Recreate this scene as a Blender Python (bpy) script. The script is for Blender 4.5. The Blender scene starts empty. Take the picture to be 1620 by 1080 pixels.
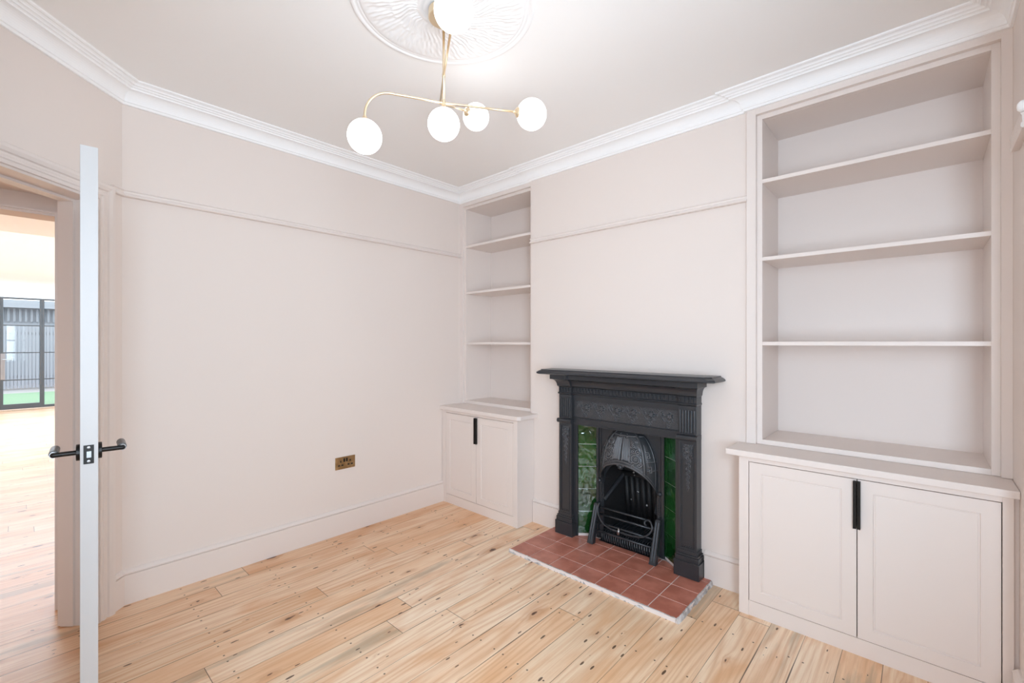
import bpy, bmesh, math, random
import numpy as np
from mathutils import Vector, Matrix
random.seed(7); rng = np.random.default_rng(5)
SC = bpy.context.scene
COL = SC.collection
PI = math.pi

# ------------------------------------------------------------------ camera, world, lights, exposure
TH = 0.7421                                    # heading left of +Y
cam_d = bpy.data.cameras.new('camera'); cam = bpy.data.objects.new('camera', cam_d); COL.objects.link(cam)
cam.location = (0, 0, 1.35); cam.rotation_euler = (PI/2, 0, TH)
cam_d.sensor_width = 36; cam_d.lens = 713.39*36/1620; cam_d.shift_y = 2.45/1620
cam_d.clip_start = 0.02; cam_d.clip_end = 200
SC.camera = cam
SC.view_settings.view_transform = 'Standard'; SC.view_settings.look = 'None'
SC.view_settings.gamma = 1; SC.view_settings.use_curve_mapping = False
SC.view_settings.exposure = -0.08
SC.cycles.use_denoising = True
SC.cycles.max_bounces = 10; SC.cycles.diffuse_bounces = 8
SC.cycles.caustics_reflective = False; SC.cycles.caustics_refractive = False

W = bpy.data.worlds.new('sky'); SC.world = W; W.use_nodes = True
bg = W.node_tree.nodes['Background']; bg.inputs[0].default_value = (0.86, 0.93, 1.0, 1); bg.inputs[1].default_value = 4.0

def area(name, loc, rot, sx, sy, power, col=(1, 1, 1)):
    d = bpy.data.lights.new(name, 'AREA'); d.shape = 'RECTANGLE'; d.size = sx; d.size_y = sy
    d.energy = power; d.color = col
    o = bpy.data.objects.new(name, d); o.location = loc; o.rotation_euler = rot; COL.objects.link(o)
    return o
# daylight at the bay's canted side window, plus added fill lamps
area('front_fill', (-.5, -1.0, 1.15), (PI/2, 0, 0), 1.35, 1.4, 12.5, (0.80, 0.86, 1.0))  # added frontal fill, shining in through the added window
area('bay_daylight_side', (.72, -.40, 1.5), (PI/2, 0, math.radians(40)), .8, 1.75, 90, (0.645, 0.83, 1.0))
area('kitchen_fill', (-10.9, 0.1, 2.75), (0, 0, 0), 4.4, 3.6, 400, (0.58, 0.80, 1.0))  # added fill under the closed roof, whitens the kitchen end
area('hall_fill', (-5.3, 0.2, 2.5), (0, 0, 0), 2.4, 1.5, 7, (0.92, 0.96, 1.0))  # added fill under the hall ceiling, no window there

# ------------------------------------------------------------------ helpers
class MB:
    def __init__(s): s.v = []; s.f = []
    def quad(s, a, b, c, d):
        n = len(s.v); s.v += [a, b, c, d]; s.f.append((n, n+1, n+2, n+3))
    def box(s, x0, y0, z0, x1, y1, z1):
        if x0 > x1: x0, x1 = x1, x0
        if y0 > y1: y0, y1 = y1, y0
        if z0 > z1: z0, z1 = z1, z0
        n = len(s.v)
        s.v += [(x0,y0,z0),(x1,y0,z0),(x1,y1,z0),(x0,y1,z0),(x0,y0,z1),(x1,y0,z1),(x1,y1,z1),(x0,y1,z1)]
        s.f += [(n,n+3,n+2,n+1),(n+4,n+5,n+6,n+7),(n,n+1,n+5,n+4),(n+1,n+2,n+6,n+5),(n+2,n+3,n+7,n+6),(n+3,n,n+4,n+7)]
        return s
    def prism(s, pts, z0, z1):                    # pts CCW in plan
        A = sum(pts[i][0]*pts[(i+1)%len(pts)][1]-pts[(i+1)%len(pts)][0]*pts[i][1] for i in range(len(pts)))
        if A < 0: pts = pts[::-1]
        n = len(s.v); k = len(pts)
        s.v += [(p[0],p[1],z0) for p in pts]+[(p[0],p[1],z1) for p in pts]
        s.f.append(tuple(n+i for i in reversed(range(k)))); s.f.append(tuple(n+k+i for i in range(k)))
        for i in range(k):
            j = (i+1) % k; s.f.append((n+i, n+j, n+k+j, n+k+i))
        return s
    def grid(s, P, close_u=False, close_v=False):  # P[i][j] points
        nu = len(P); nv = len(P[0]); n = len(s.v)
        for r in P: s.v += [tuple(map(float, p)) for p in r]
        for i in range(nu if close_u else nu-1):
            for j in range(nv if close_v else nv-1):
                a = n+i*nv+j; b = n+((i+1)%nu)*nv+j; c = n+((i+1)%nu)*nv+(j+1)%nv; d = n+i*nv+(j+1)%nv
                s.f.append((a, b, c, d))
        return s
    def tube(s, pts, r, k=10, cap=True):
        pts = [Vector(p) for p in pts]; rr = r if isinstance(r, (list, tuple)) else [r]*len(pts)
        rings = []; up = None
        for i, p in enumerate(pts):
            t = (pts[min(i+1, len(pts)-1)]-pts[max(i-1, 0)]).normalized()
            if up is None:
                up = Vector((0,0,1)) if abs(t.z) < .9 else Vector((1,0,0))
            a = t.cross(up).normalized(); b = a.cross(t).normalized(); up = b
            rings.append([p+(a*math.cos(2*PI*q/k)+b*math.sin(2*PI*q/k))*rr[i] for q in range(k)])
        n = len(s.v); s.grid(rings, close_v=True)
        if cap:
            s.f.append(tuple(n+q for q in range(k))); m = n+(len(pts)-1)*k
            s.f.append(tuple(m+q for q in reversed(range(k))))
        return s
    def lathe(s, prof, c, axis=(0,0,1), k=32):     # prof: (radius, height along axis)
        ax = Vector(axis).normalized(); u = ax.orthogonal().normalized(); w = ax.cross(u)
        c = Vector(c)
        s.grid([[c+ax*h+(u*math.cos(2*PI*q/k)+w*math.sin(2*PI*q/k))*max(r, 1e-5) for q in range(k)] for r, h in prof], close_v=True)
        return s
    def ball(s, c, r, k=24):
        return s.lathe([(r*math.sin(PI*i/k), -r*math.cos(PI*i/k)) for i in range(k+1)], c, k=2*k)
    def build(s, name, mat, parent=None, smooth=False, bevel=0, fixn=True):
        me = bpy.data.meshes.new(name); me.from_pydata([tuple(v) for v in s.v], [], s.f)
        if fixn:
            b = bmesh.new(); b.from_mesh(me); bmesh.ops.recalc_face_normals(b, faces=b.faces); b.to_mesh(me); b.free()
        me.materials.append(mat)
        if smooth: me.polygons.foreach_set('use_smooth', [True]*len(me.polygons))
        o = bpy.data.objects.new(name, me); COL.objects.link(o)
        if parent: o.parent = parent; o.matrix_parent_inverse = Matrix.Translation(parent.location).inverted() if parent.type == 'EMPTY' else Matrix()
        if bevel:
            m = o.modifiers.new('bevel', 'BEVEL'); m.width = bevel; m.segments = 2; m.limit_method = 'ANGLE'; m.angle_limit = math.radians(40)
        return o

def tag(o, label=None, cat=None, group=None, kind=None):
    if label: o['label'] = label
    if cat: o['category'] = cat
    if group: o['group'] = group
    if kind: o['kind'] = kind
    return o
def struct(o, label, cat): return tag(o, label, cat, kind='structure')
def thing(name, label, cat, loc):
    o = bpy.data.objects.new(name, None); o.location = loc; o.empty_display_size = .1; COL.objects.link(o)
    return tag(o, label, cat)

def sweep(path, prof, closed=False, flip=1):
    """path: plan points, interior on the left (flip=1). prof: (n into the room, z). Mitred."""
    mb = MB(); N = len(path); rings = []
    for i, p in enumerate(path):
        p = Vector(p)
        dp = (p-Vector(path[i-1])).normalized() if (i > 0 or closed) else None
        dn = (Vector(path[(i+1) % N])-p).normalized() if (i < N-1 or closed) else None
        if dp is None: dp = dn
        if dn is None: dn = dp
        n1 = Vector((-dp.y, dp.x))*flip; n2 = Vector((-dn.y, dn.x))*flip
        m = (n1+n2).normalized(); m /= max(.2, m.dot(n1))
        rings.append([(p.x+m.x*a, p.y+m.y*a, z) for a, z in prof])
    n0 = len(mb.v); mb.grid(rings, close_u=closed)
    if not closed:
        k = len(prof); mb.f.append(tuple(n0+q for q in range(k))); mb.f.append(tuple(n0+(N-1)*k+q for q in reversed(range(k))))
    return mb

# ------------------------------------------------------------------ materials
def mat(name, col, rough=.5, metal=0, spec=.5, bump=None, emit=None, coat=0):
    m = bpy.data.materials.new(name); m.use_nodes = True; nt = m.node_tree; b = nt.nodes['Principled BSDF']
    b.inputs['Base Color'].default_value = (*col, 1); b.inputs['Roughness'].default_value = rough
    b.inputs['Metallic'].default_value = metal; b.inputs['Specular IOR Level'].default_value = spec
    if coat: b.inputs['Coat Weight'].default_value = coat; b.inputs['Coat Roughness'].default_value = .05
    if emit: b.inputs['Emission Color'].default_value = (*emit[0], 1); b.inputs['Emission Strength'].default_value = emit[1]
    if bump:
        sc, st, dist = bump
        tc = nt.nodes.new('ShaderNodeTexCoord'); n = nt.nodes.new('ShaderNodeTexNoise'); n.inputs['Scale'].default_value = sc; n.inputs['Detail'].default_value = 4
        bp = nt.nodes.new('ShaderNodeBump'); bp.inputs['Strength'].default_value = st; bp.inputs['Distance'].default_value = dist
        nt.links.new(tc.outputs['Object'], n.inputs['Vector']); nt.links.new(n.outputs[0], bp.inputs['Height']); nt.links.new(bp.outputs[0], b.inputs['Normal'])
    return m
def vary(m, c1, c2, scale, detail=5, lo=.4, hi=.65):
    nt = m.node_tree; b = nt.nodes['Principled BSDF']
    tc = nt.nodes.new('ShaderNodeTexCoord'); n = nt.nodes.new('ShaderNodeTexNoise'); n.inputs['Scale'].default_value = scale; n.inputs['Detail'].default_value = detail
    r = nt.nodes.new('ShaderNodeValToRGB'); r.color_ramp.elements[0].position = lo; r.color_ramp.elements[1].position = hi
    r.color_ramp.elements[0].color = (*c1, 1); r.color_ramp.elements[1].color = (*c2, 1)
    nt.links.new(tc.outputs['Object'], n.inputs['Vector']); nt.links.new(n.outputs[0], r.inputs[0]); nt.links.new(r.outputs[0], b.inputs['Base Color'])
    return m
PINK = (.775, .700, .655)
M_wall = mat('pink_matt_emulsion', PINK, .75, spec=.25, bump=(180, .05, .001))
M_wood = mat('pink_satin_woodwork', (.775, .705, .665), .40, spec=.4)
M_ceil = mat('ceiling_white', (.92, .92, .915), .9, spec=.1)
M_white = mat('plaster_white', (.93, .935, .94), .6, spec=.3)
M_door = mat('white_satin_door', (.60, .60, .605), .35)
M_iron = mat('black_cast_iron', (.038, .041, .047), .30, metal=.2, spec=.5, bump=(140, .15, .001))
def worn_highlights(m, col=(.20, .20, .21)):  # lightens raised edges: worn metal plus highlights painted into the colour
    nt = m.node_tree; b = nt.nodes['Principled BSDF']; g = nt.nodes.new('ShaderNodeNewGeometry'); r = nt.nodes.new('ShaderNodeValToRGB')
    r.color_ramp.elements[0].position = .503; r.color_ramp.elements[1].position = .56
    r.color_ramp.elements[0].color = (*b.inputs['Base Color'].default_value[:3], 1); r.color_ramp.elements[1].color = (*col, 1)
    nt.links.new(g.outputs['Pointiness'], r.inputs[0]); nt.links.new(r.outputs[0], b.inputs['Base Color'])
M_relief = mat('highlit_worn_iron', (.038, .041, .047), .30, metal=.2, spec=.5); worn_highlights(M_relief)
M_soot = mat('sooty_iron', (.010, .010, .011), .6, bump=(60, .5, .004))
M_brass = mat('brushed_brass', (.90, .76, .54), .30, metal=1)
M_sockbrass = vary(mat('antique_brass', (.45, .30, .14), .35, metal=.85), (.40, .26, .12), (.55, .38, .20), 30)
M_globe = mat('opal_glass', (1, 1, 1), .2, emit=((1, .965, .93), 4.2))
M_black = mat('black_bronze', (.02, .018, .017), .35, metal=.6)
M_dark = mat('dark_recess', (.012, .01, .009), .8)
M_chrome = mat('worn_steel', (.36, .36, .37), .32, metal=1)
M_knurl = mat('knurled_steel', (.13, .13, .13), .35, metal=.9, bump=(900, .6, .001))
M_steel = mat('dark_grey_metal_frame', (.07, .075, .08), .4)
M_grout = mat('pale_grout', (.78, .72, .70), .9)
M_mortar = vary(mat('white_mortar', (.7, .7, .7), .9, bump=(70, .8, .004)), (.34, .32, .31), (.72, .71, .71), 25)
M_quarry = vary(mat('red_quarry_tile', (.2, .06, .04), .38, bump=(120, .15, .001)), (.42, .145, .10), (.54, .21, .15), 14)
M_edge = mat('hall_brown_trim', PINK, .5)

def glass():
    m = bpy.data.materials.new('window_glass'); m.use_nodes = True; nt = m.node_tree; nt.nodes.clear()
    o = nt.nodes.new('ShaderNodeOutputMaterial'); mx = nt.nodes.new('ShaderNodeMixShader'); t = nt.nodes.new('ShaderNodeBsdfTransparent')
    g = nt.nodes.new('ShaderNodeBsdfGlossy'); g.inputs['Roughness'].default_value = .02; f = nt.nodes.new('ShaderNodeFresnel'); f.inputs[0].default_value = 1.45
    nt.links.new(f.outputs[0], mx.inputs[0]); nt.links.new(t.outputs[0], mx.inputs[1]); nt.links.new(g.outputs[0], mx.inputs[2]); nt.links.new(mx.outputs[0], o.inputs[0])
    return m
M_glass = glass()

def green_tile():
    m = mat('green_glazed_tile', (.01, .12, .03), .07, spec=.7, coat=.6)
    vary(m, (.003, .028, .005), (.012, .082, .016), 7, 3, .35, .7)
    nt = m.node_tree; b = nt.nodes['Principled BSDF']
    tc = nt.nodes.new('ShaderNodeTexCoord'); n = nt.nodes.new('ShaderNodeTexNoise'); n.inputs['Scale'].default_value = 17; n.inputs['Detail'].default_value = .6; n.inputs['Distortion'].default_value = .8
    bp = nt.nodes.new('ShaderNodeBump'); bp.inputs['Strength'].default_value = .55; bp.inputs['Distance'].default_value = .010
    nt.links.new(tc.outputs['Object'], n.inputs['Vector']); nt.links.new(n.outputs[0], bp.inputs['Height'])
    nt.links.new(bp.outputs[0], b.inputs['Normal']); nt.links.new(bp.outputs[0], b.inputs['Coat Normal'])
    return m
M_green = green_tile()

def floorboards():
    m = bpy.data.materials.new('stripped_pine_boards'); m.use_nodes = True; nt = m.node_tree; N = nt.nodes; L = nt.links
    b = N['Principled BSDF']
    def node(t, **k):
        n = N.new('ShaderNode'+t)
        for a, v in k.items(): setattr(n, a, v)
        return n
    def math_(op, a, b_=None, c=None, clamp=False):
        n = node('Math', operation=op, use_clamp=clamp)
        for i, v in enumerate((a, b_, c)):
            if v is None: continue
            if isinstance(v, (int, float)): n.inputs[i].default_value = v
            else: L.new(v, n.inputs[i])
        return n.outputs[0]
    def comb(x, y, z):
        n = node('CombineXYZ')
        for i, v in enumerate((x, y, z)):
            if isinstance(v, (int, float)): n.inputs[i].default_value = v
            else: L.new(v, n.inputs[i])
        return n.outputs[0]
    def wn(vec):
        n = node('TexWhiteNoise', noise_dimensions='3D'); L.new(vec, n.inputs['Vector']); return n.outputs['Value'], n.outputs['Color']
    def ramp(f, stops):
        n = node('ValToRGB'); cr = n.color_ramp
        while len(cr.elements) < len(stops): cr.elements.new(.5)
        for e, (p, c) in zip(cr.elements, stops): e.position = p; e.color = (*c, 1) if len(c) == 3 else c
        L.new(f, n.inputs[0]); return n.outputs[0]
    def mixc(f, a, b_, bt='MIX'):
        n = node('Mix', data_type='RGBA', blend_type=bt)
        if isinstance(f, (int, float)): n.inputs[0].default_value = f
        else: L.new(f, n.inputs[0])
        for i, v in ((6, a), (7, b_)):
            if isinstance(v, tuple): n.inputs[i].default_value = (*v, 1)
            else: L.new(v, n.inputs[i])
        return n.outputs[2]
    def noise(vec, scale, detail=3, dist=0):
        n = node('TexNoise'); n.inputs['Scale'].default_value = scale; n.inputs['Detail'].default_value = detail; n.inputs['Distortion'].default_value = dist
        L.new(vec, n.inputs['Vector']); return n.outputs[0]
    tc = node('TexCoord'); sx = node('SeparateXYZ'); L.new(tc.outputs['Object'], sx.inputs[0]); X, Y = sx.outputs[0], sx.outputs[1]
    WB = .1385
    u = math_('DIVIDE', math_('ADD', X, .685+WB*200), WB); bi = math_('FLOOR', u); fu = math_('FRACT', u)
    r1, _ = wn(comb(bi, 3.3, 0))
    v = math_('ADD', math_('DIVIDE', Y, math_('ADD', math_('MULTIPLY', r1, 1.1), 1.35)), math_('MULTIPLY', r1, 37.7))
    bj = math_('FLOOR', v); fv = math_('FRACT', v)
    rnd, rcol = wn(comb(bi, bj, 1.7)); rs = node('SeparateXYZ'); L.new(rcol, rs.inputs[0])
    rA, rB, rC = rs.outputs
    px = math_('MULTIPLY', math_('SUBTRACT', fu, .5), WB)          # metres across the board
    bx = math_('ADD', px, math_('MULTIPLY', rA, 7.0)); by = math_('ADD', Y, math_('MULTIPLY', rB, 13.0))
    # knots: voronoi cells, stretched
    kv = node('TexVoronoi', feature='F1', voronoi_dimensions='2D'); kv.inputs['Scale'].default_value = 1; kv.inputs['Randomness'].default_value = 1
    wob = node('TexNoise'); wob.inputs['Scale'].default_value = 1; wob.inputs['Detail'].default_value = 3; L.new(comb(math_('MULTIPLY', bx, 45), math_('MULTIPLY', by, 16), 0), wob.inputs['Vector'])
    ws = node('SeparateXYZ'); L.new(wob.outputs['Color'], ws.inputs[0])
    wxx = math_('MULTIPLY', math_('SUBTRACT', ws.outputs[0], .5), .16); wyy = math_('MULTIPLY', math_('SUBTRACT', ws.outputs[1], .5), .16)
    L.new(comb(math_('ADD', math_('MULTIPLY', bx, 7.0), wxx), math_('ADD', math_('MULTIPLY', by, 2.7), wyy), 0), kv.inputs['Vector'])
    kd = kv.outputs['Distance']; kc = node('SeparateXYZ'); L.new(kv.outputs['Color'], kc.inputs[0])
    ksel = math_('GREATER_THAN', kc.outputs[0], .48)
    ksz = math_('ADD', math_('MULTIPLY', math_('POWER', kc.outputs[1], 2.5), .085), .018)
    kn = math_('DIVIDE', kd, ksz)                                     # 1 at knot rim
    wobble = math_('MULTIPLY', math_('MULTIPLY', math_('POWER', 2.718, math_('MULTIPLY', kn, -.55)), ksel), 1.6)
    # growth rings running along the board
    low = noise(comb(math_('MULTIPLY', bx, 6), math_('MULTIPLY', by, .55), 0), 1.0, 2)
    g = math_('ADD', math_('ADD', math_('MULTIPLY', bx, 62), math_('MULTIPLY', low, 16)), math_('MULTIPLY', wobble, 3.0))
    ring = math_('ADD', math_('MULTIPLY', math_('SINE', math_('MULTIPLY', g, 3.0)), .5), .5)
    ring = math_('POWER', ring, 2.2)
    fine = noise(comb(math_('MULTIPLY', bx, 260), math_('MULTIPLY', by, 7), 0), 1, 3)
    blot = noise(comb(math_('MULTIPLY', bx, 9), math_('MULTIPLY', by, 2.2), 4), 1, 4, .6)
    base = ramp(rnd, [(0, (.93, .72, .52)), (.25, (.97, .82, .64)), (.5, (.88, .60, .38)), (.75, (.95, .76, .56)), (1, (.84, .65, .46))])
    base = mixc(math_('MULTIPLY', ramp(blot, [(.42, (0, 0, 0)), (.72, (1, 1, 1))]), .78), base, (.74, .40, .19))
    base = mixc(math_('MULTIPLY', ring, math_('ADD', math_('MULTIPLY', rC, .50), .10)), base, (.66, .36, .18))
    streak = noise(comb(math_('MULTIPLY', bx, 130), math_('MULTIPLY', by, 2.2), 7), 1, 3, .3)
    base = mixc(math_('MULTIPLY', ramp(streak, [(.48, (0, 0, 0)), (.70, (1, 1, 1))]), .36), base, (.66, .38, .20))
    base = mixc(math_('MULTIPLY', ramp(fine, [(.5, (0, 0, 0)), (.75, (1, 1, 1))]), .26), base, (.50, .30, .17))
    # grey weathered boards
    gn = noise(comb(math_('MULTIPLY', bx, 14), math_('MULTIPLY', by, 1.6), 9), 1, 4, .4)
    gm = math_('MULTIPLY', ramp(gn, [(.5, (0, 0, 0)), (.66, (1, 1, 1))]), math_('MULTIPLY', math_('GREATER_THAN', rB, .62), .55))
    base = mixc(gm, base, (.36, .29, .20))
    dk = math_('MULTIPLY', math_('SUBTRACT', 1, ramp(math_('DIVIDE', math_('SUBTRACT', bi, 182), 9), [(0, (0, 0, 0)), (1, (1, 1, 1))])), .5)  # orange darkening towards left wall: board tone plus painted light falloff
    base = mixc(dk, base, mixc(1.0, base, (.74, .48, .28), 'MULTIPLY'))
    halo = math_('MULTIPLY', math_('MULTIPLY', ramp(math_('MULTIPLY', kn, .25), [(.0, (1, 1, 1)), (1.0, (0, 0, 0))]), ksel), math_('MULTIPLY', kc.outputs[1], .9))
    base = mixc(halo, base, (.50, .22, .085))
    kcore = math_('MULTIPLY', math_('LESS_THAN', kn, .8), ksel)
    base = mixc(math_('MULTIPLY', kcore, .9), base, mixc(math_('LESS_THAN', kn, .45), (.16, .07, .035), (.045, .02, .012)))
    # small dark dents and nail holes
    nv = node('TexVoronoi', feature='F1', voronoi_dimensions='2D'); nv.inputs['Scale'].default_value = 1
    L.new(comb(math_('ADD', math_('MULTIPLY', bx, 20), wxx), math_('MULTIPLY', by, 6), 2), nv.inputs['Vector'])
    nc = node('SeparateXYZ'); L.new(nv.outputs['Color'], nc.inputs[0])
    hole = math_('MULTIPLY', math_('LESS_THAN', nv.outputs['Distance'], math_('MULTIPLY', nc.outputs[1], .11)), math_('GREATER_THAN', nc.outputs[0], .72))
    base = mixc(math_('MULTIPLY', hole, .88), base, (.07, .035, .02))
    # nails in rows at the joists
    ny = math_('FRACT', math_('DIVIDE', math_('ADD', Y, 20.11), .41))
    nyd = math_('MULTIPLY', math_('ABSOLUTE', math_('SUBTRACT', ny, .5)), .41)
    nxd = math_('ABSOLUTE', math_('SUBTRACT', math_('ABSOLUTE', px), .043))
    nd = math_('SQRT', math_('ADD', math_('MULTIPLY', nyd, nyd), math_('MULTIPLY', nxd, nxd)))
    nail = math_('LESS_THAN', nd, .0042)
    base = mixc(math_('MULTIPLY', nail, .85), base, (.05, .03, .02))
    # joints
    wid = noise(comb(math_('MULTIPLY', bi, 3.1), math_('MULTIPLY', Y, 1.2), 0), 1, 2)
    edge = math_('SUBTRACT', WB/2, math_('ABSOLUTE', px))
    gw = math_('ADD', math_('MULTIPLY', ramp(wid, [(.52, (0, 0, 0)), (.75, (1, 1, 1))]), .0032), .0008)
    gap = math_('SUBTRACT', 1, math_('SMOOTHSTEP', 0, gw, edge)) if False else math_('LESS_THAN', edge, gw)
    len_ = math_('ADD', math_('MULTIPLY', r1, 1.1), 1.35)
    bj_d = math_('MULTIPLY', math_('SUBTRACT', .5, math_('ABSOLUTE', math_('SUBTRACT', fv, .5))), len_)
    gap = math_('MAXIMUM', gap, math_('LESS_THAN', bj_d, .0014))
    base = mixc(math_('MULTIPLY', gap, .82), base, (.055, .032, .02))
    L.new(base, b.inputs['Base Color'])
    rgh = math_('ADD', math_('MULTIPLY', fine, .16), .27)
    L.new(rgh, b.inputs['Roughness']); b.inputs['Specular IOR Level'].default_value = .45
    h = math_('SUBTRACT', math_('ADD', math_('MULTIPLY', fine, .10), math_('MULTIPLY', blot, .4)), math_('MAXIMUM', gap, math_('MULTIPLY', hole, .6)))
    bp = node('Bump'); bp.inputs['Strength'].default_value = .45; bp.inputs['Distance'].default_value = .0022
    L.new(h, bp.inputs['Height']); L.new(bp.outputs[0], b.inputs['Normal'])
    return m
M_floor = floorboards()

# ------------------------------------------------------------------ room shell
ZC = 2.68                                       # ceiling
XA, YB, XR = -3.057, 2.635, .252                # left wall, chimney breast, right wall
YL, YR = 2.648, 2.618                           # left / right bookcase fronts
CX0, CX1 = -2.215, -.700                        # chimney breast sides
YK = 3.02                                       # alcove back wall
C0 = Vector((XA, .355)); CA = Vector((.7071, -.7071)); CO = Vector((-.7071, -.7071))   # canted door wall
SL = 1.633; YS = .355-.7071*SL; XS = XA+.7071*SL
def cw(s, d): p = C0+CA*s+CO*d; return (p.x, p.y)

m = MB().box(-14.0, -2.7, -.12, 1.3, 3.3, 0)
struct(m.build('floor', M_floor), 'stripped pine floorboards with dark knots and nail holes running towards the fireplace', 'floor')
m = MB().box(-3.2, -1.0, ZC, 1.3, 3.3, ZC+.1)
struct(m.build('ceiling', M_ceil), 'flat off-white ceiling of the room with the brass light', 'ceiling')
m = MB().prism([(XA, .355), (XA, YK+.1), (XA-.143, YK+.1), (XA-.143, .2), ], 0, ZC)
struct(m.build('wall_left', M_wall), 'long plain pale pink wall with the brass socket', 'wall')
m = MB()
S0, S1, ZH = .165, .985, 2.035
m.prism([cw(0, 0), cw(S0, 0), cw(S0, .163), (XA-.143, .2)], 0, ZC)
m.prism([cw(S0, 0), cw(S1, 0), cw(S1, .163), cw(S0, .163)], ZH+.03, ZC)
m.prism([cw(S1, 0), cw(SL, 0), cw(SL, .163), cw(S1, .163)], 0, ZC)
struct(m.build('wall_corner', M_wall), 'canted pink corner wall holding the open doorway', 'wall')
m = MB().box(XS, YS-.12, 0, -1.2, YS, ZC).box(.2, YS-.12, 0, 1.2, YS, ZC).box(-1.2, YS-.12, 0, .2, YS, .45).box(-1.2, YS-.12, 1.85, .2, YS, ZC)
struct(m.build('wall_front', M_wall), 'plain pink wall behind the camera', 'wall')
m = MB()  # window added behind the camera to let in frontal light
for (x0, x1, z0, z1) in ((-1.2, -1.14, .45, 1.85), (.14, .2, .45, 1.85), (-1.14, .14, .45, .51), (-1.14, .14, 1.79, 1.85), (-1.14, .14, 1.13, 1.18)): m.box(x0, YS-.09, z0, x1, YS-.03, z1)
wo = m.build('window_4', M_door); struct(wo, 'unseen white sash window added behind the camera for frontal light', 'window')
MB().box(-1.14, YS-.06, .51, .14, YS-.055, 1.79).build('window_pane', M_glass, wo)
# chimney breast with the fire opening, and the alcove back
m = MB()
FX = -1.4225
m.box(CX0, YB, 0, FX-.40, YK, ZC); m.box(FX+.40, YB, 0, CX1, YK, ZC); m.box(FX-.40, YB, .95, FX+.40, YK, ZC)
m.box(FX-.40, YK-.02, 0, FX+.40, YK, .95)
struct(m.build('wall_back', M_wall), 'pale pink chimney breast wall between the two alcove bookcases', 'wall')
struct(MB().box(XA-.143, YK+.001, 0, XR+.15, YK+.1, ZC).build('wall_alcove', M_wall), 'rear wall of the alcoves, hidden behind the two bookcases', 'wall')
# right wall with bay
m = MB().box(XR, 2.20, 0, XR+.14, YK, ZC); m.box(XR, YS-.1, 0, XR+.14, -.5, ZC); m.box(XR, -.5, 2.42, XR+.14, 2.20, ZC)
struct(m.build('wall_right', M_wall), 'narrow pink return wall beside the right bookcase', 'wall')
bay = [(XR+.04, 2.20), (.80, 1.75), (.80, .03), (XR+.04, -.5)]
for i in range(3):
    p, q = Vector(bay[i]), Vector(bay[i+1]); d = (q-p).normalized(); n = Vector((-d.y, d.x)); ln = (q-p).length
    def P(a, b): r = p+d*a+n*b; return (r.x, r.y)
    w = MB()
    w.prism([P(0, 0), P(ln, 0), P(ln, .1), P(0, .1)], 0, .55); w.prism([P(0, 0), P(ln, 0), P(ln, .1), P(0, .1)], 2.36, ZC)
    struct(w.build('wall_bay', M_wall), ('left', 'middle', 'right')[i]+' section of pink bay wall below and above its window', 'wall')
    w = MB()
    for a0, a1, z0, z1 in ((0, .06, .55, 2.36), (ln-.06, ln, .55, 2.36), (.06, ln-.06, .55, .62), (.06, ln-.06, 2.30, 2.36), (.06, ln-.06, 1.43, 1.48)):
        w.prism([P(a0, .02), P(a1, .02), P(a1, .07), P(a0, .07)], z0, z1)
    wo = w.build('window_%d' % (i+1), M_door); struct(wo, ('left', 'middle', 'right')[i]+' white sash window of the bay', 'window')
    g = MB().prism([P(.06, .04), P(ln-.06, .04), P(ln-.06, .045), P(.06, .045)], .62, 2.30); g.build('window_pane', M_glass, wo)

# cornice round the room
pr = [(0, 2.583), (.010, 2.583), (.0125, 2.588), (.0135, 2.594)]
for i in range(9):
    a = i/8*PI/2
    pr.append((.018+.044*(1-math.cos(a)), 2.596+.050*math.sin(a)))
pr += [(.068, 2.646), (.069, 2.653), (.074, 2.656), (.080, 2.655), (.083, 2.661), (.089, 2.664), (.095, 2.662), (.098, 2.668), (.105, 2.672), (.113, 2.670), (.120, 2.674), (.121, ZC), (0, ZC)]
path = [(XR, YR), (CX1-.005, YR), (CX1-.005, YB), (CX0, YB), (CX0, YL), (XA, YL), (XA, .355), (XS, YS), (XR, YS)]
struct(sweep(path, pr, closed=True).build('trim_cornice', M_white), 'white moulded plaster cornice stepping round the top of the walls', 'cornice')
# picture rails
def rail(z0): return [(0, z0), (.022, z0), (.026, z0+.004), (.026, z0+.009), (.018, z0+.012), (.013, z0+.020), (.015, z0+.028), (.020, z0+.031), (.018, z0+.036), (0, z0+.038)]
RZ = 2.105
def trim(name, pth, prof, mt, label, cat, flip=1): return struct(sweep(pth, prof, flip=flip).build(name, mt), label, cat)
trim('trim_picture_rail', [(XA, YL), (XA, .355), cw(S0-.095, 0)], rail(RZ), M_wood, 'pink picture rail along the long left wall', 'picture rail')
trim('trim_picture_rail', [(CX1-.001, YB), (CX0, YB)], rail(RZ), M_wood, 'pink picture rail across the chimney breast', 'picture rail')
trim('trim_picture_rail', [(XR, 2.20), (XR, 2.462)], [(0, 2.052), (.020, 2.050), (.024, 2.056), (.0235, 2.066), (.020, 2.070), (.0215, 2.092), (.024, 2.096), (.024, 2.100), (0, 2.103)], M_wood, 'short cut end of picture rail on the right return wall', 'picture rail')
b = MB().lathe([(0, -.018), (.010, -.017), (.016, -.010), (.0175, 0), (.016, .010), (.010, .017), (0, .018)], (XR-.013, 2.225, 2.128), (0, 0, 1), 28)
struct(b.build('trim_window_head', M_white, smooth=True), 'rounded white end of the window trim at the right edge', 'window trim')
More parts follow.
